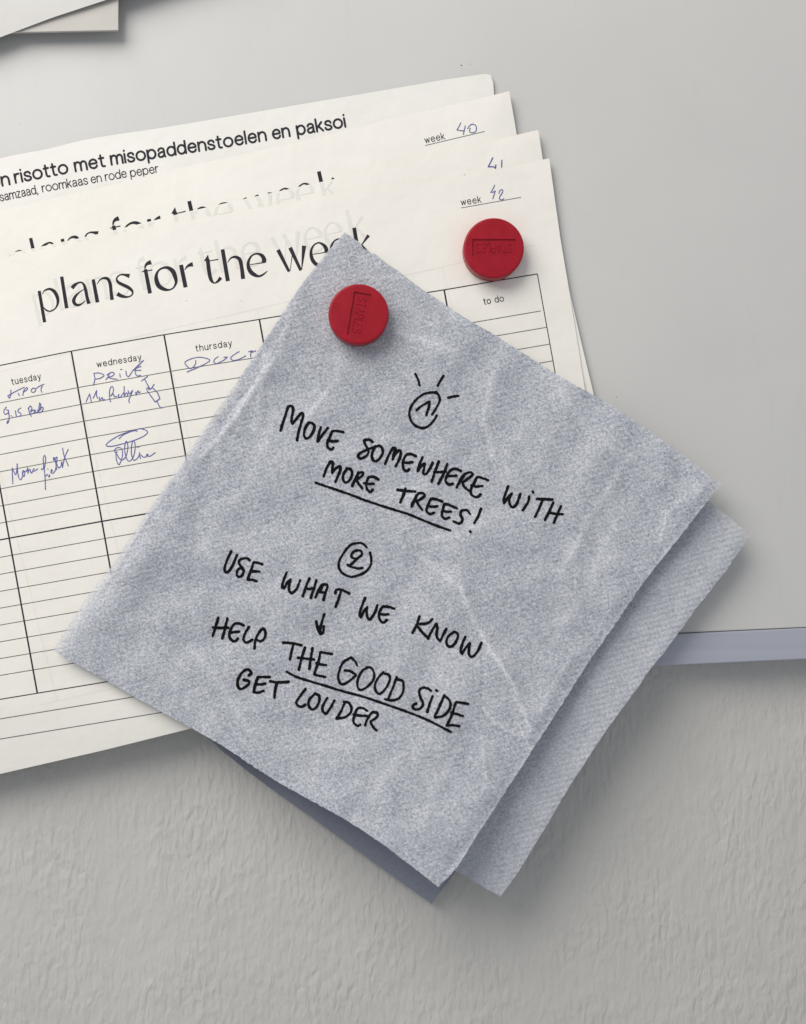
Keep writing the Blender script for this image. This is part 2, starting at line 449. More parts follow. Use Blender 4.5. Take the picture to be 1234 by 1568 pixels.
# ---------------------------------------------------------------- wall and whiteboard
def bl(x, off=0): return 972.0 - (x - 1012) * 0.0455 + off      # lower edge of the white panel, continued both ways
wall = link('wall', [at_w for at_w in [(-2.2, 0.0128, -1.8), (2.2, 0.0128, -1.8), (2.2, 0.0128, 1.8), (-2.2, 0.0128, 1.8)]], [(0, 1, 2, 3)], M['wall'], None, False)
tag(wall, 'off-white wall with rough vertical brushed plaster relief below the whiteboard', kind='structure')
wb = empty('whiteboard', at(1100, 1000, 0)); tag(wb, 'white magnetic board with pale grey-blue aluminium lower rim fixed to the wall', 'whiteboard')
XL, XR = -1500, 2600
up = (0.0455, 1.0)
box('panel', [(XL, bl(XL, -1.4)), (XR, bl(XR, -1.4)), (XR - 110, bl(XR) - 2500), (XL - 110, bl(XL) - 2500)], -9, 0, M['board'], wb, 0.5)
box('seal', [(XL, bl(XL, -4.5)), (XR, bl(XR, -4.5)), (XR, bl(XR, 2)), (XL, bl(XL, 2))], -8, -1.1, M['groove'], wb)
box('frame', [(XL, bl(XL, -0.5)), (XR, bl(XR, -0.5)), (XR, bl(XR, 47)), (XL, bl(XL, 47))], -12.5, 1.0, M['frame'], wb, 0.55)
for (x, y, r) in ((706.5, 100, 1.0), (720.5, 98, 0.5), (944, 608, 0.6), (30, 190, 0.5)):
    ink('fleck', wb, [[(x - r * .4, y + .2, r * 1.7), (x + r * .4, y, r * 1.5)]], lambda a, b: 0.0, M['fleck'], lift=0.05)

# ---------------------------------------------------------------- the two overlapping cards at the top left corner
c1 = empty('grey_card', at(90, 30, 4)); tag(c1, 'thick square-cornered grey card under the white sheet at the top left', 'card')
box('card_body', [(-420, 69), (185, 56.5), (186.5, -340), (-420, -340)], 5.2, 6.6, M['card_grey'], c1, 0.25)
c2 = empty('white_sheet', at(60, 10, 7)); tag(c2, 'white sheet with slanting lower edge lying over the grey card', 'paper')
patch('sheet', [(-300, -500), (420, -500)], [(420, -500), (420, -84)], [(-300, 165), (-1, 57.5), (80, 27), (162, 0), (420, -84)], [(-300, -500), (-300, 165)],
      lambda x, y: 7.2 + 1.0 * sstep(-20, 160, x), M['card_white'], c2, 60, 30)

# ---------------------------------------------------------------- the recipe sheet and three planner sheets
def wave(x, y, a, s=1.0):
    return a * (np.sin(x * 0.011 * s + y * 0.004) * 0.5 + np.sin(x * 0.0047 - y * 0.009 * s + 1.3) * 0.5)
def lower(x, y): return 0.5 * sstep(820, 1000, y) - 4.5 * sstep(1060, 1290, y)             # past the board's rim the sheets sag back towards the wall
def hS0(x, y): return 0.5 + 1.1 * np.exp(-((x - 60) / 120) ** 2 - ((y - 260) / 60) ** 2) * 0.5 + 2.2 * np.exp(-(np.hypot(x - 760, y - 112) / 55) ** 2) * 0.4 + lower(x, y)
def hS1(x, y): return 1.2 + 1.8 * np.exp(-(np.hypot(x - 785, y - 140) / 60) ** 2) + lower(x, y)
def hS2(x, y): return 1.75 + 1.4 * np.exp(-(np.hypot(x - 826, y - 200) / 50) ** 2) + lower(x, y)
def hS3(x, y): return 2.25 + 0.6 * np.exp(-(np.hypot(x - 842, y - 243) / 70) ** 2) + 0.9 * sstep(560, 640, y) * sstep(820, 900, x) + lower(x, y)

G_PL = 'planner sheets fanned out under the round magnets'
recipe = empty('recipe_sheet', at(380, 160, 0.4)); tag(recipe, 'printed recipe sheet with a large Dutch title, rearmost of the stacked papers', 'paper')
top0 = [(-200, 290), (0, 242.3), (19, 238), (66, 229.6), (93, 223), (120.6, 216), (151.8, 210), (184.8, 204.8), (243, 196.5), (300, 187), (400, 170), (500, 153), (600, 136), (680, 122), (742, 113), (751, 114.5)]
right0 = [(751, 114.5), (755, 126), (757, 150), (800, 430), (880, 830)]
patch('paper', top0, right0, [(-200, 1185), (300, 1090), (880, 960)], [(-200, 290), (-200, 1185)], hS0, M['recipe'], recipe, 120, 60)

def planner(top, right, bottom, hfun, label):
    r = empty('planner_sheet', at(420, 330, float(hfun(420., 330.)))); tag(r, label, 'planner', G_PL)
    patch('paper', top, right, bottom, [top[0], (top[0][0] + 60, bottom[0][1])], hfun, M['planner'], r, 130, 110)
    bot = r
    return r
s1 = planner([(-260, 380), (0, 323), (60, 309), (120, 295), (180, 281), (219, 271), (250, 262.5), (350, 241), (448, 220), (600, 181.5), (700, 159), (756, 145.5), (779.5, 139.5)],
             [(779.5, 139.5), (786, 175), (791, 205), (850, 470), (925, 960)], [(-200, 1214), (300, 1105), (925, 972)], hS1,
             'cream planner sheet with blue 40 at its top right, behind the 41 sheet')
s2 = planner([(-260, 442), (0, 390.5), (50, 380.5), (150, 358.5), (250, 334), (292, 323), (400, 299), (512, 274), (600, 252), (711, 226), (793, 206), (824, 199)],
             [(824, 199), (831, 243), (850, 340), (870, 436), (888, 516), (911, 612), (975, 955)], [(-200, 1219), (300, 1109), (975, 962)], hS2,
             'cream planner sheet with blue 41, between the 40 and 42 sheets')
s3 = planner([(-260, 448), (0, 396), (100, 375), (200, 354), (250, 344), (335, 329), (420, 314), (512, 297), (600, 284.5), (685, 273), (722, 266.5), (798, 252), (830, 244.5), (841, 242.5)],
             [(841, 242.5), (849.6, 305), (858, 365), (870, 436), (883, 516), (895.6, 597), (968, 955)], [(-200, 1230), (0, 1188.5), (158, 1155), (298.5, 1122.5), (968, 975)], hS3,
             'frontmost cream weekly planner sheet with 42, a ruled table and blue pen notes')

# recipe text
rw = [('on', (-13.5, 287.5), (14.5, 282.2)), ('risotto', (24.3, 280), (104, 264.3)), ('met', (116, 262.4), (160.5, 254)), ('misopaddenstoelen', (171, 252), (407.5, 214.7)),
      ('en', (418.5, 212.5), (443.5, 208.3)), ('paksoi', (456, 206.4), (529, 194))]
# the long word bends slightly with the sheet: split over its own baseline
def bent(p0, p1, pts):
    def f(t):
        x = p0[0] + (p1[0] - p0[0]) * t; yl = p0[1] + (p1[1] - p0[1]) * t
        return yl - np.interp(x, [q[0] for q in pts], [q[1] for q in pts])
    return f
base_pts = [(-15, 287.8), (15.6, 282), (25.3, 279.6), (105, 264.2), (161.5, 254.2), (172, 251.8), (210, 246), (255.8, 239), (286, 234), (316, 229.6), (341, 225.6), (378, 219.4), (408.7, 214.4), (444.5, 208.2), (458, 206), (530, 193.8)]
for txt, p0, p1 in rw:
    g = empty('printed_word', parent=recipe)
    for ls in word_strokes(txt, p0, p1, 13.3, 3.2, bent(p0, p1, base_pts), gap=0.30 if len(txt) > 2 else 0.3):
        ink('letter', g, [[(p[0], p[1], 3.3, p[3]) for p in st] if len(st) == 2 and math.hypot(st[0][0] - st[1][0], st[0][1] - st[1][1]) < 1 else st for st in ls], hS0, M['black_print'], caps=True, step=0.8)
for txt, p0, p1 in [('samzaad,', (1.0, 308), (58, 296)), ('roomkaas', (65.5, 294), (134.5, 281.6)), ('en', (140, 280.5), (155.5, 277.8)), ('rode', (162, 276.6), (194, 271)), ('peper', (200.5, 270.6), (242.5, 263.8))]:
    put_words(recipe, hS0, [(txt, p0, p1, 9.2, 1.45)], M['black_print'])
# faint creased strip down the recipe sheet
M['crease'] = paper_mat('paper_crease', (0.93, 0.92, 0.90), 0.0)
ink('paper_crease', recipe, [[(240, 197.6, .9), (242.5, 215, 1.1), (246, 232, .8), (248.5, 256, 1.0)], [(246.5, 232, .6), (253.5, 262, .8)]], hS0, M['crease'], lift=0.03, rough=0.2)

# title letters (centre line with widths), traced on the front sheet
TT = [
 ('plans', 40, 380, 6.856, [
  '136,448,33 193,777,34 ; 170,482,5 185,452,11 205,438,17 245,428,24 292,452,36 326,512,36 332,570,27 314,620,15 282,650,13 246,662,14 210,650,16 184,622,8',
  '372,298,35 425,630,38',
  '479,420,40 508,388,34 545,364,20 578,359,18 605,382,26 624,440,34 640,520,34 658,583,39 ; 606,431,6 560,462,14 520,500,26 498,550,36 515,588,34 550,597,24 590,578,14 622,548,6',
  '703,327,35 748,568,40 ; 742,378,5 775,332,13 815,314,24 855,322,33 880,370,35 890,450,34 901,542,38',
  '1084,292,46 1045,282,28 1002,277,16 967,291,14 949,322,18 964,355,30 1010,382,34 1065,408,36 1104,438,30 1118,465,18 1108,492,14 1072,510,16 1030,509,28 990,497,38 956,478,44']),
 ('for', 200, 360, 5.142, [
  '115,268,28 152,458,31 ; 111,264,10 117,240,16 134,222,26 161,213,36 ; 88,288,7 170,274,8',
  '258,257,17 295,258,26 332,285,36 352,335,32 357,372,21 338,412,12 305,430,13 265,426,27 222,400,36 202,350,33 203,310,22 222,276,14 258,257,17',
  '396,234,32 432,411,32 ; 425,274,4 445,247,16 468,234,26 489,229,36']),
 ('the', 200, 360, 5.142, [
  '606,190,30 615,270,31 627,335,29 640,364,22 660,377,10 685,364,19 710,334,28 ; 609,154,2 599,206,44 ; 618,203,6 690,190,8',
  '723,112,30 765,361,32 ; 762,216,4 790,180,12 825,172,22 858,192,30 873,250,29 885,344,32',
  '940,233,7 1060,214,8 ; 1049,214,34 1050,190,34 1032,160,28 995,146,15 955,160,13 930,200,20 926,245,28 943,286,34 975,312,30 1010,323,17 1045,308,13 1077,282,4']),
 ('week', 400, 330, 6.17, [
  '158,324,37 262,530,26 ; 272,522,5 291,378,7 ; 272,303,37 372,517,27 ; 381,512,5 404,285,40',
  '486,366,7 622,345,8 ; 612,350,34 614,318,38 592,282,30 545,257,15 502,275,14 474,320,22 470,370,30 487,425,36 522,462,34 570,478,20 610,462,13 645,435,4',
  '676,330,7 812,309,8 ; 802,314,34 804,282,38 782,246,30 735,221,15 692,239,14 664,284,22 660,334,30 677,389,36 712,426,34 760,442,20 800,426,13 835,399,4',
  '877,115,36 926,415,37 ; 1014,186,30 950,272,9 915,310,5 ; 948,274,10 1045,398,40'])]
def put_title(parent, surf, xf, name='printed_title', mat='black_print', clip=None, lift=0.06):
    t = empty(name, parent=parent)
    for (wd, ox, oy, s, letters) in TT:
        for L in letters:
            sts = [[(*xf(p[0], p[1]), p[2], p[3]) for p in st] for st in parse(L, ox, oy, s, 1)]
            ink('letter', t, sts, surf, M[mat], caps=False, step=0.9, clip=clip, lift=lift)
def similarity(a0, a1, b0, b1):
    za, zb = complex(*a1) - complex(*a0), complex(*b1) - complex(*b0); m = zb / za
    def f(x, y):
        z = complex(*b0) + m * (complex(x, y) - complex(*a0)); return z.real, z.imag
    return f
put_title(s3, hS3, lambda x, y: (x, y))
put_title(s1, hS1, similarity((95, 424), (542, 350), (47.5, 365), (488, 263.8)))
sim1 = similarity((95, 424), (542, 350), (47.5, 365), (488, 263.8)); sim2 = similarity((228, 399), (542, 350), (217, 393), (531, 323))
put_title(s2, hS2, sim2)
edge2 = ([0, 50, 150, 250, 292, 400, 512, 600, 711], [390.5, 380.5, 358.5, 334, 323, 299, 274, 252, 226])
put_title(s2, hS2, sim1, 'show_through_title', 'ghost', edge2, 0.03)
put_title(s3, hS3, sim2, 'show_through_title', 'ghost', None, 0.03)

# small printed headings and pen numbers of the week
put_words(s1, hS1, [('week', (651.5, 219.3), (681, 212.8), 7.2, 1.15)], M['black_print'], gap=0.4)
put_words(s3, hS3, [('week', (706.6, 314.4), (736.5, 309.6), 7.0, 1.15)], M['black_print'], gap=0.4)
put_words(s2, hS2, [('week', (691, 282.5), (717.4, 276.5), 7.0, 1.15)], M['black_print'], gap=0.4)
ink('ruled_line', s1, [[(651.4, 222.7, 1.0), (741.5, 201.3, 1.0)]], hS1, M['thin_print'])
ink('ruled_line', s3, [[(706.4, 318.3, 1.0), (797.5, 302, 1.0)]], hS3, M['thin_print'])
PW = 1.45
def pen(parent, surf, txts, ox, oy, s, name='handwritten_word', w=PW, mat='pen', step=0.8, rough=0.10, lift=0.08):
    g = empty(name, parent=parent)
    for t in txts.split('|'):
        ink('letter', g, parse(t, ox, oy, s, w), surf, M[mat], lift=lift, rough=rough, step=step)
T6 = (640, 170, 6.856)
pen(s1, hS1, '448,125 425,172 408,198c 445,205 488,208 ; 497,155 485,200 475,245 | 520,185 545,150 580,138 610,160 606,212 565,228 541,212 547,178', *T6, name='handwritten_number')
pen(s2, hS2, '785,490 755,550 735,585c 770,584 815,590 ; 817,565 812,602 | 880,516 877,588', *T6, name='handwritten_number', w=1.9)
pen(s3, hS3, '805,778 785,820 762,855c 790,850 812,838c 797,880 785,920 | 850,866 862,832 886,826 888,850 858,900 856,922 880,932 901,920', *T6, name='handwritten_number')

# the table of the front sheet
topx = [-250, -33, 0, 109, 251, 397, 530, 680, 823]; topy = [611, 566, 559.5, 537.6, 512.5, 489, 467, 443.8, 419.3]
def Tp(x): return float(np.interp(x, topx, topy))
def cell(x, t):
    bx = x + 90; by = 1061.4 - 0.165 * (bx - 57.4)
    return (x + (bx - x) * t, Tp(x) + (by - Tp(x)) * t)
def hide(p):   # beyond this the napkin covers the table, nothing is lost by stopping a little inside it
    return True
xs = [0, 109, 251, 397, 530, 680, 822.7]
left = -150
def table(parent, surf, xf=lambda p: p, detail=True):
    def line(a, b, w, n=24):
        return [(*xf((a[0] + (b[0] - a[0]) * i / n, a[1] + (b[1] - a[1]) * i / n)), w) for i in range(n + 1)]
    def row(t, w, x0=-165, x1=822.7):
        q = np.linspace(x0, x1, 40); return [(*xf(cell(x, t)), w) for x in q]
    fs = [('border_line', row(0, 1.5)), ('border_line', row(1, 1.5, -165, 822.7))]
    for x in (-33, 109, 251, 397, 535, 680): fs.append(('column_line', line(cell(x, 0), cell(x, 1), 2.4)))
    fs.append(('border_line', line(cell(822.7, 0), cell(822.7, 1), 1.4)))
    ts = [55.8, 81.5, 107.2, 132.9, 158.6, 184.2, 209.8, 235.4, 286.6, 312, 337.6, 362.8, 388.2, 413.4, 438.6, 464]
    for t in ts: fs.append(('ruled_line', row(t / 500, 1.15, -165, 818 if t < 60 else 822.7)))
    fs.append(('middle_line', row(260.4 / 500, 2.0, -165, 680)))
    for k in (1, 2): fs.append(('ruled_line', [(*xf((cell(x, 1)[0], cell(x, 1)[1] + 30.4 * k - (0.4 if k == 1 else 0))), 1.3) for x in np.linspace(-120, 822, 30)]))
    for nm, st in fs:
        if not detail and nm == 'ruled_line': continue
        ink(nm, parent, [st], surf, M['thin_print'] if nm == 'ruled_line' else M['black_print'], lift=0.05, step=6, caps=False)
table(s3, hS3)
for x in (-33, 109, 251, 397, 680):
    ink('show_through_line', s3, [[(*sim2(*cell(x, t)), 1.6) for t in np.linspace(0, 1, 20)]], hS3, M['ghost_line'], lift=0.02, step=6, caps=False)
for t in (0, 1):
    ink('show_through_line', s3, [[(*sim2(*cell(x, t)), 1.2) for x in np.linspace(-60, 822, 30)]], hS3, M['ghost_line'], lift=0.02, step=6, caps=False)
for txt, p0, p1, xh in [('tuesday', (18.5, 589), (62.6, 580.4), 6.7), ('wednesday', (149, 562.3), (216.3, 550.8), 6.5), ('thursday', (300.3, 538), (355, 529.6), 6.7)]:
    put_words(s3, hS3, [(txt, p0, p1, xh, 1.15)], M['black_print'], gap=0.46)
put_words(s3, hS3, [('to', (741.5, 466.3), (751.5, 464.4), 6.7, 1.3), ('do', (758.5, 463.2), (771.5, 461), 6.7, 1.15)], M['black_print'], gap=0.4)
ink('print_speck', s3, [[(285, 378 + 82, .8), (285.6, 460.4, .8)], [(369, 461, .7), (369.5, 461, .7)]], hS3, M['thin_print'])
a = (0, 560, 9.49)
pen(s3, hS3, '155,355 156,410 135,470 110,438c 160,410 250,360 350,312 ; 265,400 280,432 | 330,432 345,360 385,316 400,330 375,360 336,382 | 485,325 452,350 462,384 495,382 518,350 500,326 470,330 | 525,330 580,292 636,268 ; 612,298 594,340 606,385', *a)
pen(s3, hS3, '78,612 54,660 72,704 110,690 122,650 88,640 ; 118,650 132,740 122,812 102,838 106,800 ; 85,603 91,607 | 160,725 167,729 ; 180,745 187,749 | 222,655 236,736 | 300,612 264,640 260,668 296,690 302,724 268,736', *a)
pen(s3, hS3, '415,610 422,670 452,735 ; 408,622 440,584 462,620 438,672c 490,642 496,680 430,702 | 510,640 516,682 546,672 542,640 | 575,538 565,600 560,682 ; 575,545 592,562 572,642 ; 570,652 612,600 627,622 600,670 563,682', *a)
a = (0, 670, 9.49)
pen(s3, hS3, '185,670 180,560 175,438c 200,500 225,540 243,470 248,378 254,490 270,580 298,612 322,570 332,480 | 332,480 325,530 345,568 357,530 342,480 372,498 402,440 | 402,440 405,525 410,495 432,460 452,516 478,482 | 495,450 475,474 488,490 520,472 546,454', *a)
pen(s3, hS3, '598,452 608,470 630,440 628,300 645,258 662,300 652,400 640,452c 654,600 658,755 | 665,560 682,535 715,576 722,540 ; 690,455 695,460 | 735,510 757,482 748,462 740,505 762,522 802,480 | 802,480 816,400 826,282 782,330 773,290 800,340 822,466 ; 790,290 830,400 850,442 888,404 890,350 910,432 | 908,153 925,250 950,310 992,412 ; 990,172 952,250 932,310 905,432', *a)
a = (120, 535, 8.227)
pen(s3, hS3, '195,300 206,370 190,452 ; 193,300 260,298 322,325 280,360 205,377 | 388,298 370,350 345,382 ; 358,322 420,288 450,300 430,332 372,352c 430,370 486,375 | 520,308 527,350 ; 530,252 548,252 | 598,272 606,325 632,342 690,262 820,138 ; 690,265 760,200 800,150 | 790,213 720,245 715,290 737,332 782,325 ; 720,265 787,262', *a)
pen(s3, hS3, '95,662 140,558c 150,600 160,656 ; 185,615 230,513c 226,570 237,612 | 260,600 266,640 300,605 306,636 328,630', *a)
pen(s3, hS3, '395,500 390,600 405,660 ; 388,545 405,480 428,468 441,500 430,552 400,590c 440,560 452,597 482,590 | 510,565 500,597 532,600 545,575 572,540 575,463 575,592c 600,550 620,553 612,592 | 625,520 642,562 682,513c 660,580 634,640 641,672 | 720,538 726,577 ; 725,570 750,518 757,547 779,534', *a)
pen(s3, hS3, '793,397 872,340 ; 830,370 895,490 ; 858,488 905,502 953,440 ; 903,492 878,480 ; 858,508 965,662c 1026,620c 990,540 928,480 ; 988,655 1036,737 1056,732', *a, name='syringe_doodle')
a = (150, 640, 12.34)
pen(s3, hS3, '400,392 460,330 560,280 690,238 736,252 ; 690,238 780,203 880,220 937,265 880,332 760,392 600,450 430,497 270,533 170,532 152,505 230,430 400,330 560,265 690,225', *a, name='oval_doodle')
pen(s3, hS3, '352,640 325,655 318,600 360,563 420,563 457,620 462,700 437,800 395,882 355,820 340,700 355,640 ; 360,690 400,762 460,792 500,762 522,740 | 522,740 552,640 562,520 535,438 508,500 505,620 530,740 572,812 622,800 662,740 692,640 702,520 680,428 650,450 628,600 640,720 672,797 722,780 770,720 786,650c 790,720 802,768 | 735,552 780,540 ; 815,700 850,737 902,735 930,680 947,690 925,722c 980,722 1030,690 1082,655', *a)
pen(s3, hS3, '282,400 275,450 235,502 190,512 123,430 200,380 320,351 420,364 487,394 430,440 330,490 155,566 | 606,343 560,375 543,420 580,443 640,420 700,385 740,350 690,352 | 912,268 830,320 788,365 820,396 880,390 940,366 1005,332 | 1048,272 1102,254c 1080,290 1080,346 ; 1088,282 1152,258', 270, 510, 9.49)

# ---------------------------------------------------------------- napkin
MX, MY = 548.0, 482.0
creases = [  # polyline, height in mm, half width in px
 ([(708, 905), (716, 925), (727, 955), (760, 1010), (788, 1050), (806, 1100), (812, 1120)], 0.75, 8),
 ([(735, 960), (738, 985), (741, 1040), (738, 1070)], -0.35, 3.5),
 ([(765, 1010), (785, 1045), (800, 1095)], 0.4, 4),
 ([(740, 1085), (760, 1110), (790, 1125), (828, 1132)], 0.55, 4),
 ([(790, 1090), (800, 1125), (815, 1150)], 0.4, 3.5),
 ([(736, 1130), (741, 1160), (745, 1195)], 0.4, 3.2),
 ([(723, 1165), (745, 1190), (765, 1220)], 0.6, 3.2),
 ([(640, 850), (680, 880), (708, 905)], 0.5, 12),
 ([(700, 860), (704, 890), (712, 930)], 0.4, 6),
 ([(950, 720), (900, 800), (860, 880)], 0.6, 14),
 ([(760, 560), (750, 600), (740, 640), (756, 700)], 0.55, 12),
 ([(700, 540), (640, 520), (590, 500)], 0.5, 12),
 ([(585, 398), (560, 425), (610, 424)], 0.5, 5),
 ([(556, 392), (562, 404), (560, 412)], 0.45, 2.6),
 ([(618, 418), (585, 428), (560, 432)], -0.4, 3),
 ([(410, 560), (360, 640), (308, 700)], 0.9, 9),
 ([(385, 590), (350, 635), (332, 672)], -0.6, 4), ([(345, 612), (350, 640), (372, 648)], 0.4, 3), ([(440, 500), (400, 590), (390, 660)], 0.5, 10),
 ([(450, 450), (440, 500), (400, 560)], 0.35, 9),
 ([(520, 540), (515, 580), (470, 640)], 0.4, 10),
 ([(640, 830), (700, 820), (760, 790)], 0.3, 8), ([(690, 800), (725, 930), (800, 1090)], 1.2, 34), ([(560, 1110), (600, 1200), (640, 1300)], 0.9, 30),
 ([(880, 640), (980, 720), (1060, 760)], 1.0, 28), ([(600, 430), (700, 500), (790, 570)], 0.8, 26), ([(210, 870), (300, 760), (370, 660)], 0.8, 24),
 ([(560, 380), (620, 500), (700, 620)], 0.25, 20),
 ([(1040, 770), (1020, 790), (1010, 830)], 0.5, 7),
 ([(620, 1150), (560, 1230), (520, 1290)], 0.4, 14),
 ([(700, 1150), (660, 1220), (640, 1290)], 0.35, 12),
 ([(300, 1000), (360, 1080), (400, 1150)], 0.35, 14),
 ([(350, 1110), (385, 1150), (400, 1175)], 0.3, 5),
 ([(800, 650), (860, 700), (900, 780)], 0.35, 16),
 ([(860, 600), (900, 660), (960, 700)], 0.3, 12),
 ([(940, 800), (900, 900), (850, 980)], 0.35, 14),
 ([(130, 960), (170, 900), (220, 830)], 0.25, 10),
 ([(768, 1010), (776, 1040), (790, 1075)], 0.3, 2.5), ([(735, 1078), (748, 1098)], 0.4, 2.5), ([(770, 1095), (800, 1118), (812, 1150)], 0.35, 2.5),
 ([(812, 1112), (828, 1131)], 0.4, 2.5), ([(680, 690), (640, 760), (600, 800)], 0.25, 10), ([(480, 860), (430, 940), (380, 990)], 0.2, 12),
 ([(880, 1000), (840, 1060), (826, 1100)], 0.35, 8), ([(420, 640), (380, 740), (300, 850)], 0.25, 12),
 ([(106, 1010), (112, 985), (140, 930), (180, 868), (230, 785)], 0.2, 3.0),
]
fine = []
for i in range(70):      # short random crumples between the traced ones
    x = random.uniform(180, 1000); y = random.uniform(480, 1280); an = random.uniform(0, math.pi); L = random.uniform(18, 70)
    bx, by = L * math.cos(an), L * math.sin(an)
    fine.append(([(x, y), (x + bx * .5 + random.uniform(-6, 6), y + by * .5 + random.uniform(-6, 6)), (x + bx, y + by)], random.uniform(0.05, 0.2) * random.choice((-1, 1, 1)), random.uniform(3, 9)))
def crease_sum(x, y, lst=None, absval=False):
    r = np.zeros(np.shape(x))
    for pts, a_, w_ in (lst or creases + fine):
        d = seg_d(x, y, pts); g = np.exp(-(d / (w_ * 0.45)) ** 2) if absval else np.exp(-np.sqrt((d / (w_ * 1.15)) ** 2 + 0.02))
        r = r + (max(a_, 0) if absval else a_) * g
    return r
def lift_n(x, y):
    d = np.hypot(x - MX, y - MY); t = np.clip((d - 60) / 640, 0, 1.4)
    right = 0.18 + 0.82 * sstep(250, 900, x + 0.25 * (y - 700))
    return t ** 1.75 * right
WRINK = []
for i in range(14):
    lam = random.uniform(45, 150); an_ = random.uniform(-0.2, 1.5)
    WRINK.append((2 * math.pi / lam * math.cos(an_), 2 * math.pi / lam * math.sin(an_), random.uniform(0, 6.28), 0.0013 * lam))
lr0 = [(1105, 741), (1016, 853), (946, 950), (848, 1098), (765, 1226), (671, 1358.5)]
def hN1(x, y):
    t = lift_n(x, y); d = np.hypot(x - MX, y - MY); free = sstep(45, 190, d)
    h = 3.9 + 13.0 * t + 2.0 * sstep(1080, 1360, y) * sstep(300, 600, x)
    an = np.arctan2(y - MY, x - MX)
    h = h + free * (0.55 * np.sin(an * 7 + 0.4) * np.exp(-((d - 230) / 180) ** 2))
    h = h + free * (0.55 * np.sin(x * 0.021 + y * 0.012) + 0.42 * np.sin(x * 0.013 - y * 0.026 + 1.0) + 0.22 * np.sin(x * 0.05 + y * 0.031 + 2))
    for (kx, ky, ph, am) in WRINK:
        h = h + free * am * np.sin(kx * x + ky * y + ph + 1.3 * np.sin(0.011 * x - 0.013 * y + ph))
    edge = seg_d(x, y, ul[6:])
    h = h - 1.0 * np.exp(-(edge / 22) ** 2) * sstep(520, 600, y)
    rim = seg_d(x, y, lr0)
    h = h - 1.0 * np.exp(-(rim / 14) ** 2)
    return h + free * crease_sum(x, y)
def hN2(x, y):
    t = lift_n(x, y)
    return 2.65 + 6.2 * t - 3.5 * sstep(1150, 1370, y) + 0.25 * np.sin(x * 0.02 - y * 0.011) + 0.8 * np.exp(-(seg_d(x, y, [(1138, 812), (1030, 970), (930, 1115), (767, 1373)]) / 16) ** 2)
def hN3(x, y):
    dl = seg_d(x, y, [(297, 1118), (378, 1180), (470, 1246), (661, 1384)])
    s = sstep(300, 430, x)
    return 2.75 + 1.2 * lift_n(x, y) - 11.0 * s * sstep(150, 0, dl) ** 0.8
nap = empty('napkin', at(528, 357, 3)); tag(nap, 'folded blue-grey paper napkin with two black handwritten notes under the left magnet', 'napkin')
ul = [(528, 355.5), (505, 381), (487, 404), (468, 427), (451, 450), (436, 474), (420, 499), (400, 529), (380, 559), (362, 585), (344, 610), (328, 634), (302, 671), (265, 726), (247, 752), (222, 789), (198, 826), (175, 862), (138, 907), (106, 955), (81, 996)]
ur = [(528, 355.5), (540, 364), (549, 370), (556, 380), (563, 384), (567, 388), (574, 389), (585, 398), (609, 414.5), (620, 424), (642, 440), (666, 456), (689, 472), (720, 492), (757, 512.5), (786, 531), (820, 553), (852, 573), (885, 592), (912, 607), (950, 628), (978.5, 649), (1016, 674), (1040, 692), (1062, 709), (1085, 728), (1105, 741)]
ll = [(81, 996), (110, 1013), (166, 1044), (206, 1067), (247, 1089.5), (287, 1112), (297, 1117), (345, 1145), (396, 1179), (430, 1200), (469, 1222), (520, 1250), (578, 1287), (630, 1326), (671, 1358.5)]
lr = [(1105, 741), (1084, 766), (1052, 808), (1016, 853), (984, 894), (946, 950), (900, 1016), (875, 1055), (848, 1098), (825, 1133), (795, 1180), (765, 1226), (730, 1280), (698, 1330), (671, 1358.5)]
def smooth(poly, step=6):
    return [(q[0], q[1]) for q in spline([(p[0], p[1], 0) for p in poly], step)]
lr = smooth(lr); ll = smooth(ll)
def thin1(x, y):
    strip = 1 - sstep(0.0, 1.0, seg_d(x, y, ul[12:]) / (1 + 9 * sstep(660, 780, y) + 12 * sstep(780, 960, y)))
    notch = 0.25 * (1 - sstep(0, 7, seg_d(x, y, ur[20:]))) + 0.35 * (1 - sstep(0, 5, seg_d(x, y, ul[:14])))
    tip = 0.5 * np.exp(-(np.hypot(x - 1105, y - 741) / 12) ** 2)
    fold = 0.45 * (1 - sstep(3, 13, seg_d(x, y, ul[9:14]))) * sstep(560, 600, y)
    return np.clip(strip * 0.72 + notch + tip + fold, 0, 1)
def crease_light(x, y):
    c = crease_sum(x, y, [q for q in creases if q[2] < 16], True)
    return np.clip(c * 1.1, 0, 1)
patch('front_layer', ur, lr, ll, ul, hN1, M['napkin'], nap, 400, 400, {'thin': thin1, 'crease': crease_light}, wobble=0.5)
def thin2(x, y):
    e = 1 - sstep(0, 22, seg_d(x, y, [(1085, 768), (1138, 812), (1148, 824)]))
    return np.clip(0.55 * e + 0.9 * np.exp(-(np.hypot(x - 1146, y - 826) / 13) ** 2), 0, 1)
zero = lambda x, y: 0 * x
patch('middle_layer', [(540, 372), (820, 560), (1085, 766), (1138, 810), (1148, 822.5)],
      [(1148, 822.5), (1132, 843), (1111, 875), (1068, 929), (1039, 969), (1016, 1000), (992, 1029), (978, 1051), (929, 1117), (872, 1204), (836, 1266), (795, 1333), (766, 1373)],
      [(200, 985), (400, 1150), (697, 1333), (730, 1352), (766, 1373)], [(540, 372), (380, 690), (200, 985)], hN2, M['napkin_embossed'], nap, 220, 220,
      {'thin': thin2, 'crease': zero}, wobble=0.4)
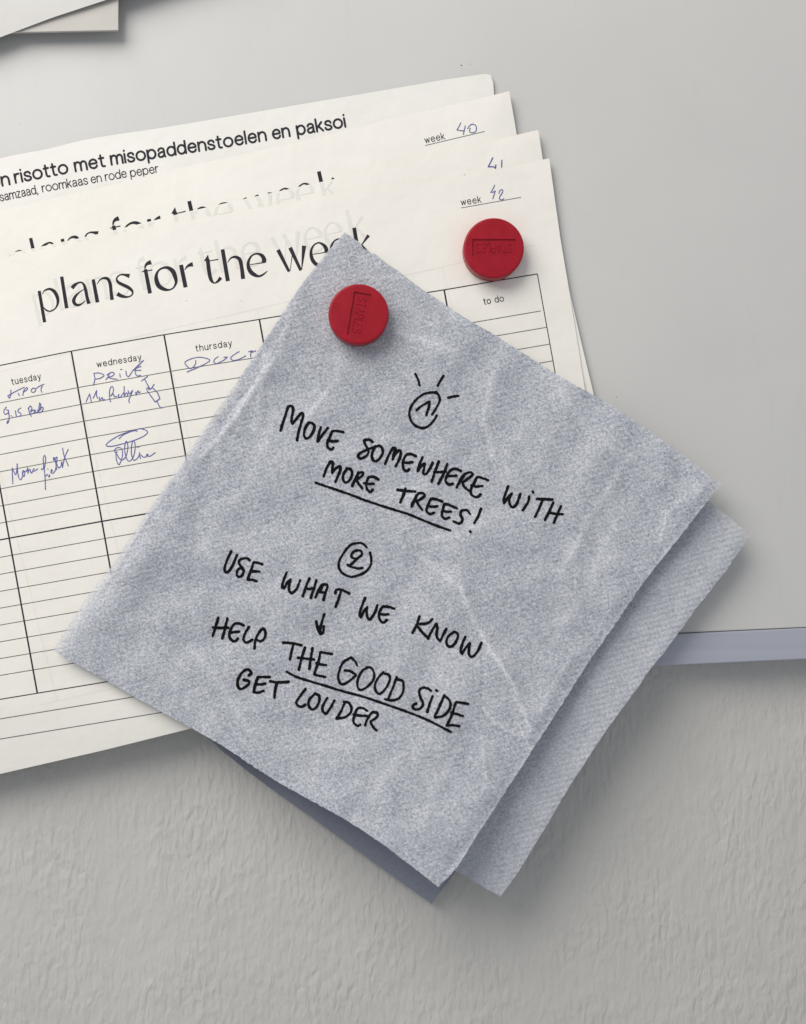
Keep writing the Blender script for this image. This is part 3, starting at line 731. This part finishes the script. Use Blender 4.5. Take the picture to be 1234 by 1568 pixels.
patch('back_layer', [(560, 440), (760, 600), (930, 830)], [(930, 830), (820, 1120), (700, 1331), (661, 1384.5)],
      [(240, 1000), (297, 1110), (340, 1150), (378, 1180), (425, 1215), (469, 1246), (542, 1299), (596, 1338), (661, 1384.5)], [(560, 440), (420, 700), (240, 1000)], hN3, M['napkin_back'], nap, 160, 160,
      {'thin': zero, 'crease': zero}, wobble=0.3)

# the writing on the napkin
MW = 4.3
def note(txts, ox, oy, s, name='handwritten_word', w=MW):
    pen(nap, hN1, txts, ox, oy, s, name=name, w=w, mat='marker', step=0.8, rough=0.26, lift=0.14)
note('97,505 135,380 180,245 217,130c 262,118 292,150 286,240 268,340 282,402c 345,325 430,228 453,268 425,370 385,510 357,655 | 545,382 500,440 466,550 488,625 545,615 612,520 632,440 595,388 535,380 | 732,452 697,570 680,680c 745,590 842,465 | 1085,532 1000,514 912,515c 872,610 833,700 848,780 900,802 930,775 ; 845,660 920,675 995,668', 420, 610, 10.283)
note('340,185 285,148 200,160 205,205 252,300 270,370 215,440 130,470 90,432 130,375 260,315 400,262 | 450,252 382,280 330,400 345,490 400,517 470,460 517,360 492,272 440,250 | 557,562 610,430 690,285c 735,300 702,400 682,495c 740,380 800,333 828,370 792,500 738,602 | 1082,432 1005,397 922,410 870,500 862,610 897,682 940,682 967,655 ; 880,535 950,545 1022,532', 540, 660, 11.218)
note('70,105 15,230 -6,325c 55,235 108,200c 92,280 82,358 118,370 175,300 230,190 | 325,172 270,320 215,487 ; 460,210 400,370 320,520 ; 250,340 340,335 435,330 | 675,320 590,287 510,310 450,410 435,480 482,532 547,520 ; 460,395 530,400 605,392 | 742,365 660,470 610,580 ; 690,410 760,357 830,342 862,370 800,430 702,500c 720,560 800,632 ; 640,520 720,400 | 1100,465 1010,430 930,420 890,500 835,600 835,680 900,730 950,722 985,687 ; 840,545 920,565 1015,555', 640, 690, 10.283)
note('185,152 140,270 112,370 120,415c 170,340 240,262c 205,350 210,430 250,480 310,440 350,350 378,268 | 515,312 505,380 460,460 415,525 ; 573,232 578,246 | 635,350 750,352 880,358 ; 725,370 670,500 610,630 | 895,405 840,530 765,680 ; 1015,467 960,590 905,720 ; 830,560 930,585 1045,588', 760, 730, 10.283)
note('195,325 230,220 290,115c 327,120 320,200 315,280c 370,210 430,180 440,220 405,310 365,405 | 535,213 485,290 475,370 510,415 570,382 605,290 590,230 530,208 | 610,465 655,360 720,270 767,272 750,320 670,375c 700,430 755,500 ; 700,270 640,400 | 990,370 920,335 850,342 813,430 825,510 870,552 907,520 ; 780,425 850,435 920,432', 475, 695, 9.49)
note('70,122 160,135 295,145 ; 170,110 140,200 105,280 | 250,330 290,250 335,168 400,170 407,205 310,270c 340,320 380,375 ; 310,190 252,310 | 635,272 560,242 495,242 450,330 435,390 480,427 530,412 ; 460,330 520,335 570,330 | 815,355 740,322 667,305 640,380 630,450 670,487 720,472 ; 635,390 690,398 745,398 | 985,427 945,382 880,387 865,440 890,500 850,547 775,520 | 1122,362 1085,460 1037,542 ; 985,645 992,656', 600, 735, 8.227)
note('483.5,739.3 496,743.5 517,750.6 538,758 559,766 580,773 600,779.4 624.3,787 648.6,797 673,806.7 689.3,812.2', 0, 0, 1, 'underline', 4.0)
note('295,177 220,330 170,500 182,563 232,563 300,480 360,350 403,247 | 642,342 598,306 500,316 440,360 462,440 528,540 498,632 435,655 397,612 425,520 500,475 | 880,420 800,392 720,380c 690,470 650,580 602,712c 690,712 772,738 ; 660,555 740,552 825,558', 330, 830, 12.34)
note('755,220 680,150 580,142 450,182 330,320 240,480 230,600 300,710 450,777 600,752 740,680 830,560 842,440 820,322', 500, 820, 12.34, 'number_circle', 3.9)
note('655,385 560,435 480,412 472,350 540,290 640,282 668,350 600,420 520,490 440,560 388,556c 500,600 600,622 680,612', 500, 820, 12.34, 'handwritten_number', 3.9)
note('178,157 135,270 112,370 140,388c 190,300 237,257c 215,340 215,420 252,455 320,400 355,320 375,270 | 510,242 460,360 415,500 ; 610,272 570,400 530,525 ; 450,390 510,395 580,385 | 597,520 682,350 760,332 770,370 740,460 715,555 ; 650,440 740,450 ; 700,345 665,430 | 885,460 900,412 960,405 1087,459 ; 965,430 935,540 890,655', 420, 860, 9.49)
note('295,192 240,330 190,500 215,560c 260,460 340,362c 325,460 345,570 382,600 440,530 500,420 525,327 | 848,395 750,362 627,352c 575,440 555,540 600,640 660,652 702,607 ; 580,495 650,505 735,500', 535, 900, 12.34)
note('212,130 170,250 110,370 ; 395,172 330,227 210,240 ; 180,270 240,350 325,435 | 335,455 390,340 455,238c 470,300 460,420 510,495c 555,400 600,312 | 710,360 640,410 600,490 625,562 690,562 750,480 772,400 740,360 700,358 | 878,427 830,540 807,640 830,675c 880,590 945,517c 930,600 930,680 970,720 1040,660 1085,580 1110,515', 620, 930, 9.49)
note('180,152 140,290 100,415 ; 312,162 275,320 240,450 ; 105,290 200,298 325,295 | 550,262 490,237 415,242 350,350 345,430 390,487 430,487 465,452 ; 350,370 420,358 485,352 | 627,287 570,380 547,460 575,510 620,502 675,470 | 707,595 725,460 800,330 842,312 867,380 842,460 792,492 730,465', 315, 930, 9.49)
note('857,118 820,230 785,400 ; 720,242 737,340 790,457 835,430 850,322 ; 770,330 788,430', 420, 930, 11.218, 'arrow_mark')
note('150,605 300,615 465,650 ; 325,640 290,780 268,885 | 525,692 470,860 420,1070 ; 655,702 625,880 600,1055 ; 405,865 540,880 680,895 | 985,800 880,785 787,765c 770,880 730,1010 682,1150c 760,1172 868,1192 ; 720,955 800,980 885,990', 420, 930, 11.218)
note('410,250 385,200 330,147c 230,210 180,300 157,420 195,505 270,490 400,385c 320,332 245,322 | 560,278 480,330 420,450 420,550 460,587 540,547 622,460 642,370 602,287 540,280 | 765,347 690,430 650,530 670,610 720,637 800,560 852,450 840,385 778,362 | 945,412 900,540 830,710 ; 790,712 880,727 970,700 1027,620 1037,500 1020,460 960,445', 500, 990, 8.814, w=4.0)
note('470,262 420,227 340,222 300,270 320,360 355,450 330,510 260,537 210,510 215,470 257,447 | 495,342 455,450 417,570 ; 550,254 562,264 | 667,327 600,480 525,640 ; 667,332 730,390 757,470 722,560 640,630 530,652 | 1010,452 920,437 835,427c 800,540 760,650 697,775c 780,762 880,777 ; 770,580 850,602 935,630', 610, 1030, 9.49)
note('438.9,1028.5 451,1035.3 473.5,1042.8 500,1050.7 522.7,1057.8 556.7,1067 590.8,1078.5 624.8,1090.5 657.4,1103.8 690,1120.6', 0, 0, 1, 'underline', 4.0)
note('350,268 390,232 332,167 250,202 170,320 152,430 185,495 250,492 342,422 350,370 260,347 | 705,300 600,297 502,300c 460,420 427,555c 500,567 600,535 ; 470,420 550,425 630,410 | 715,370 820,390 1025,380 ; 830,400 800,510 785,655', 350, 1010, 11.218, w=4.6)
note('212,117 150,200 105,272 130,315 180,322 210,300 | 310,185 260,240 250,310 290,357 342,330 377,250 370,190 325,170 | 470,222 420,310 415,370 450,407 500,350 555,252 | 680,270 630,380 580,465 ; 665,265 720,277 757,340 740,400 680,447 580,465 | 940,372 890,342 830,345 790,430 782,510 830,552 860,535 ; 780,415 860,430 935,432 | 917,545 950,460 1005,392 1060,400 1062,440 980,500c 1010,560 1050,602', 440, 1040, 7.7125, w=4.2)
a = (610, 560, 12.34)
note('320,155 360,240 400,372 | 850,192 800,270 740,375 | 940,600 1050,580 1130,570', *a, name='ray_mark', w=3.9)
note('635,920 720,790 780,650 760,560 705,495 ; 735,530 690,510 600,505 450,550 300,680 215,830 215,970 280,1100 430,1175 560,1140 660,1040 722,940', *a, name='number_circle', w=3.8)
note('340,840 440,760 590,672c 575,780 525,930', *a, name='handwritten_number', w=3.9)
ink('print_speck', nap, [[(516.5, 801, 1.1), (517, 801.6, 1.0)], [(430, 588, 1.0), (430.6, 588.3, .8)]], hN1, M['marker'], lift=0.1)

# ---------------------------------------------------------------- magnets
import bmesh
from mathutils import Matrix, Vector
def make_magnet(cx, cy, base_h, ang, rec, label):
    """disc magnet; cx, cy photo pixels of the top face's centre; ang: direction of the lettering (degrees, photo axes)"""
    Hm = 7.2; r = 46.2 * K * (D - base_h - Hm) / D
    c = np.array(at(cx, cy, base_h + Hm)); rt = empty('magnet', (c[0], -base_h / 1000, c[2]))
    tag(rt, label, 'magnet', 'round red magnets')
    prof = [(0, 0), (r - 0.7, 0), (r - 0.3, 0.15), (r - 0.15, 0.5), (r + 0.05, Hm - 1.1), (r, Hm - 0.55), (r - 0.22, Hm - 0.2), (r - 0.6, Hm - 0.02), (r - 1.0, Hm), (0, Hm)]
    bm = bmesh.new(); seg = 128; rings = []
    for (rr, z) in prof:
        if rr == 0: rings.append([bm.verts.new((0, 0, z))]); continue
        rings.append([bm.verts.new((rr * math.cos(2 * math.pi * i / seg), rr * math.sin(2 * math.pi * i / seg), z)) for i in range(seg)])
    for a_, b_ in zip(rings[:-1], rings[1:]):
        for i in range(seg):
            j = (i + 1) % seg
            if len(a_) == 1: bm.faces.new((a_[0], b_[j], b_[i]))
            elif len(b_) == 1: bm.faces.new((a_[i], a_[j], b_[0]))
            else: bm.faces.new((a_[i], a_[j], b_[j], b_[i]))
    me = bpy.data.meshes.new('body'); bm.to_mesh(me); bm.free()
    ob = bpy.data.objects.new('body', me); col.objects.link(ob)
    # recess cut into the top
    L, Wd, dep, offx, offy = rec
    cb = bmesh.new(); bmesh.ops.create_cube(cb, size=1)
    for v in cb.verts: v.co = Vector((v.co.x * L * (1.0 if v.co.z > 0 else 0.97) + offx, v.co.y * Wd * (1.0 if v.co.z > 0 else 0.93) + offy, Hm + v.co.z * 2 * dep))
    cm = bpy.data.meshes.new('c'); cb.to_mesh(cm); cb.free(); cut = bpy.data.objects.new('c', cm); col.objects.link(cut)
    md = ob.modifiers.new('b', 'BOOLEAN'); md.operation = 'DIFFERENCE'; md.object = cut; md.solver = 'EXACT'
    dg = bpy.context.evaluated_depsgraph_get(); nm = bpy.data.meshes.new_from_object(ob.evaluated_get(dg))
    ob.modifiers.clear(); ob.data = nm; bpy.data.objects.remove(cut)
    # to millimetres -> metres, board orientation: local x -> reading direction, local z -> towards viewer
    t = math.radians(ang); X = Vector((math.cos(t), 0, -math.sin(t))); Z = Vector((0, -1, 0)); Y = Z.cross(X)
    R = Matrix((X, Y, Z)).transposed().to_4x4()
    nm.transform(Matrix.Scale(0.001, 4)); nm.transform(R)
    nm.materials.clear(); nm.materials.append(M['magnet'])
    nm.polygons.foreach_set('use_smooth', [True] * len(nm.polygons)); nm.set_sharp_from_angle(angle=math.radians(28))
    ob.parent = rt; ob.name = 'body'
    # raised letters in the recess
    g = empty('lettering', parent=rt)
    xh = Wd * 0.50 / 1.4; p0, p1 = (offx - L * 0.40, offy - Wd * 0.26), (offx + L * 0.40, offy - Wd * 0.26)
    # word_strokes takes y downwards: mirror y
    for ls in word_strokes('STAPLES', (p0[0], -p0[1]), (p1[0], -p1[1]), xh, 0.40, gap=0.30):
        V, F = [], []
        for st in ls:
            a_ = spline([(p[0], p[1], p[2], p[3]) for p in st], 0.25)
            tt = np.gradient(a_[:, :2], axis=0); tt /= (np.hypot(tt[:, 0], tt[:, 1]) + 1e-9)[:, None]
            nn = np.stack([-tt[:, 1], tt[:, 0]], 1); n = len(a_); b0 = len(V)
            z0, z1 = Hm - dep - 0.05, Hm - dep + 0.22
            for i in range(n):
                for sg, zz, ww in ((1, z0, .27), (1, z1, .17), (-1, z1, .17), (-1, z0, .27)):
                    q = a_[i, :2] + nn[i] * sg * ww; V.append((q[0], -q[1], zz))
            for i in range(n - 1):
                o_ = b0 + 4 * i
                for k in range(3): F.append((o_ + k, o_ + k + 1, o_ + 4 + k + 1, o_ + 4 + k))
            F.append((b0, b0 + 1, b0 + 2, b0 + 3)); e_ = b0 + 4 * (n - 1); F.append((e_ + 3, e_ + 2, e_ + 1, e_))
        lm = bpy.data.meshes.new('letter'); lm.from_pydata(V, [], F); lm.transform(Matrix.Scale(0.001, 4)); lm.transform(R); lm.materials.append(M['magnet'])
        bm = bmesh.new(); bm.from_mesh(lm); bmesh.ops.recalc_face_normals(bm, faces=bm.faces); bm.to_mesh(lm); bm.free()
        lo = bpy.data.objects.new('letter', lm); col.objects.link(lo); lo.parent = g
    return rt
make_magnet(549, 480.8, 4.05, 100, (17.9, 7.3, 0.55, 0.2, 0.25), 'round red plastic magnet pinning the top corner of the blue-grey napkin')
make_magnet(756.3, 379.6, 2.3, 180, (17.8, 7.2, 0.55, 0.0, -0.1), 'round red plastic magnet on the cream planner sheet under the number 42')
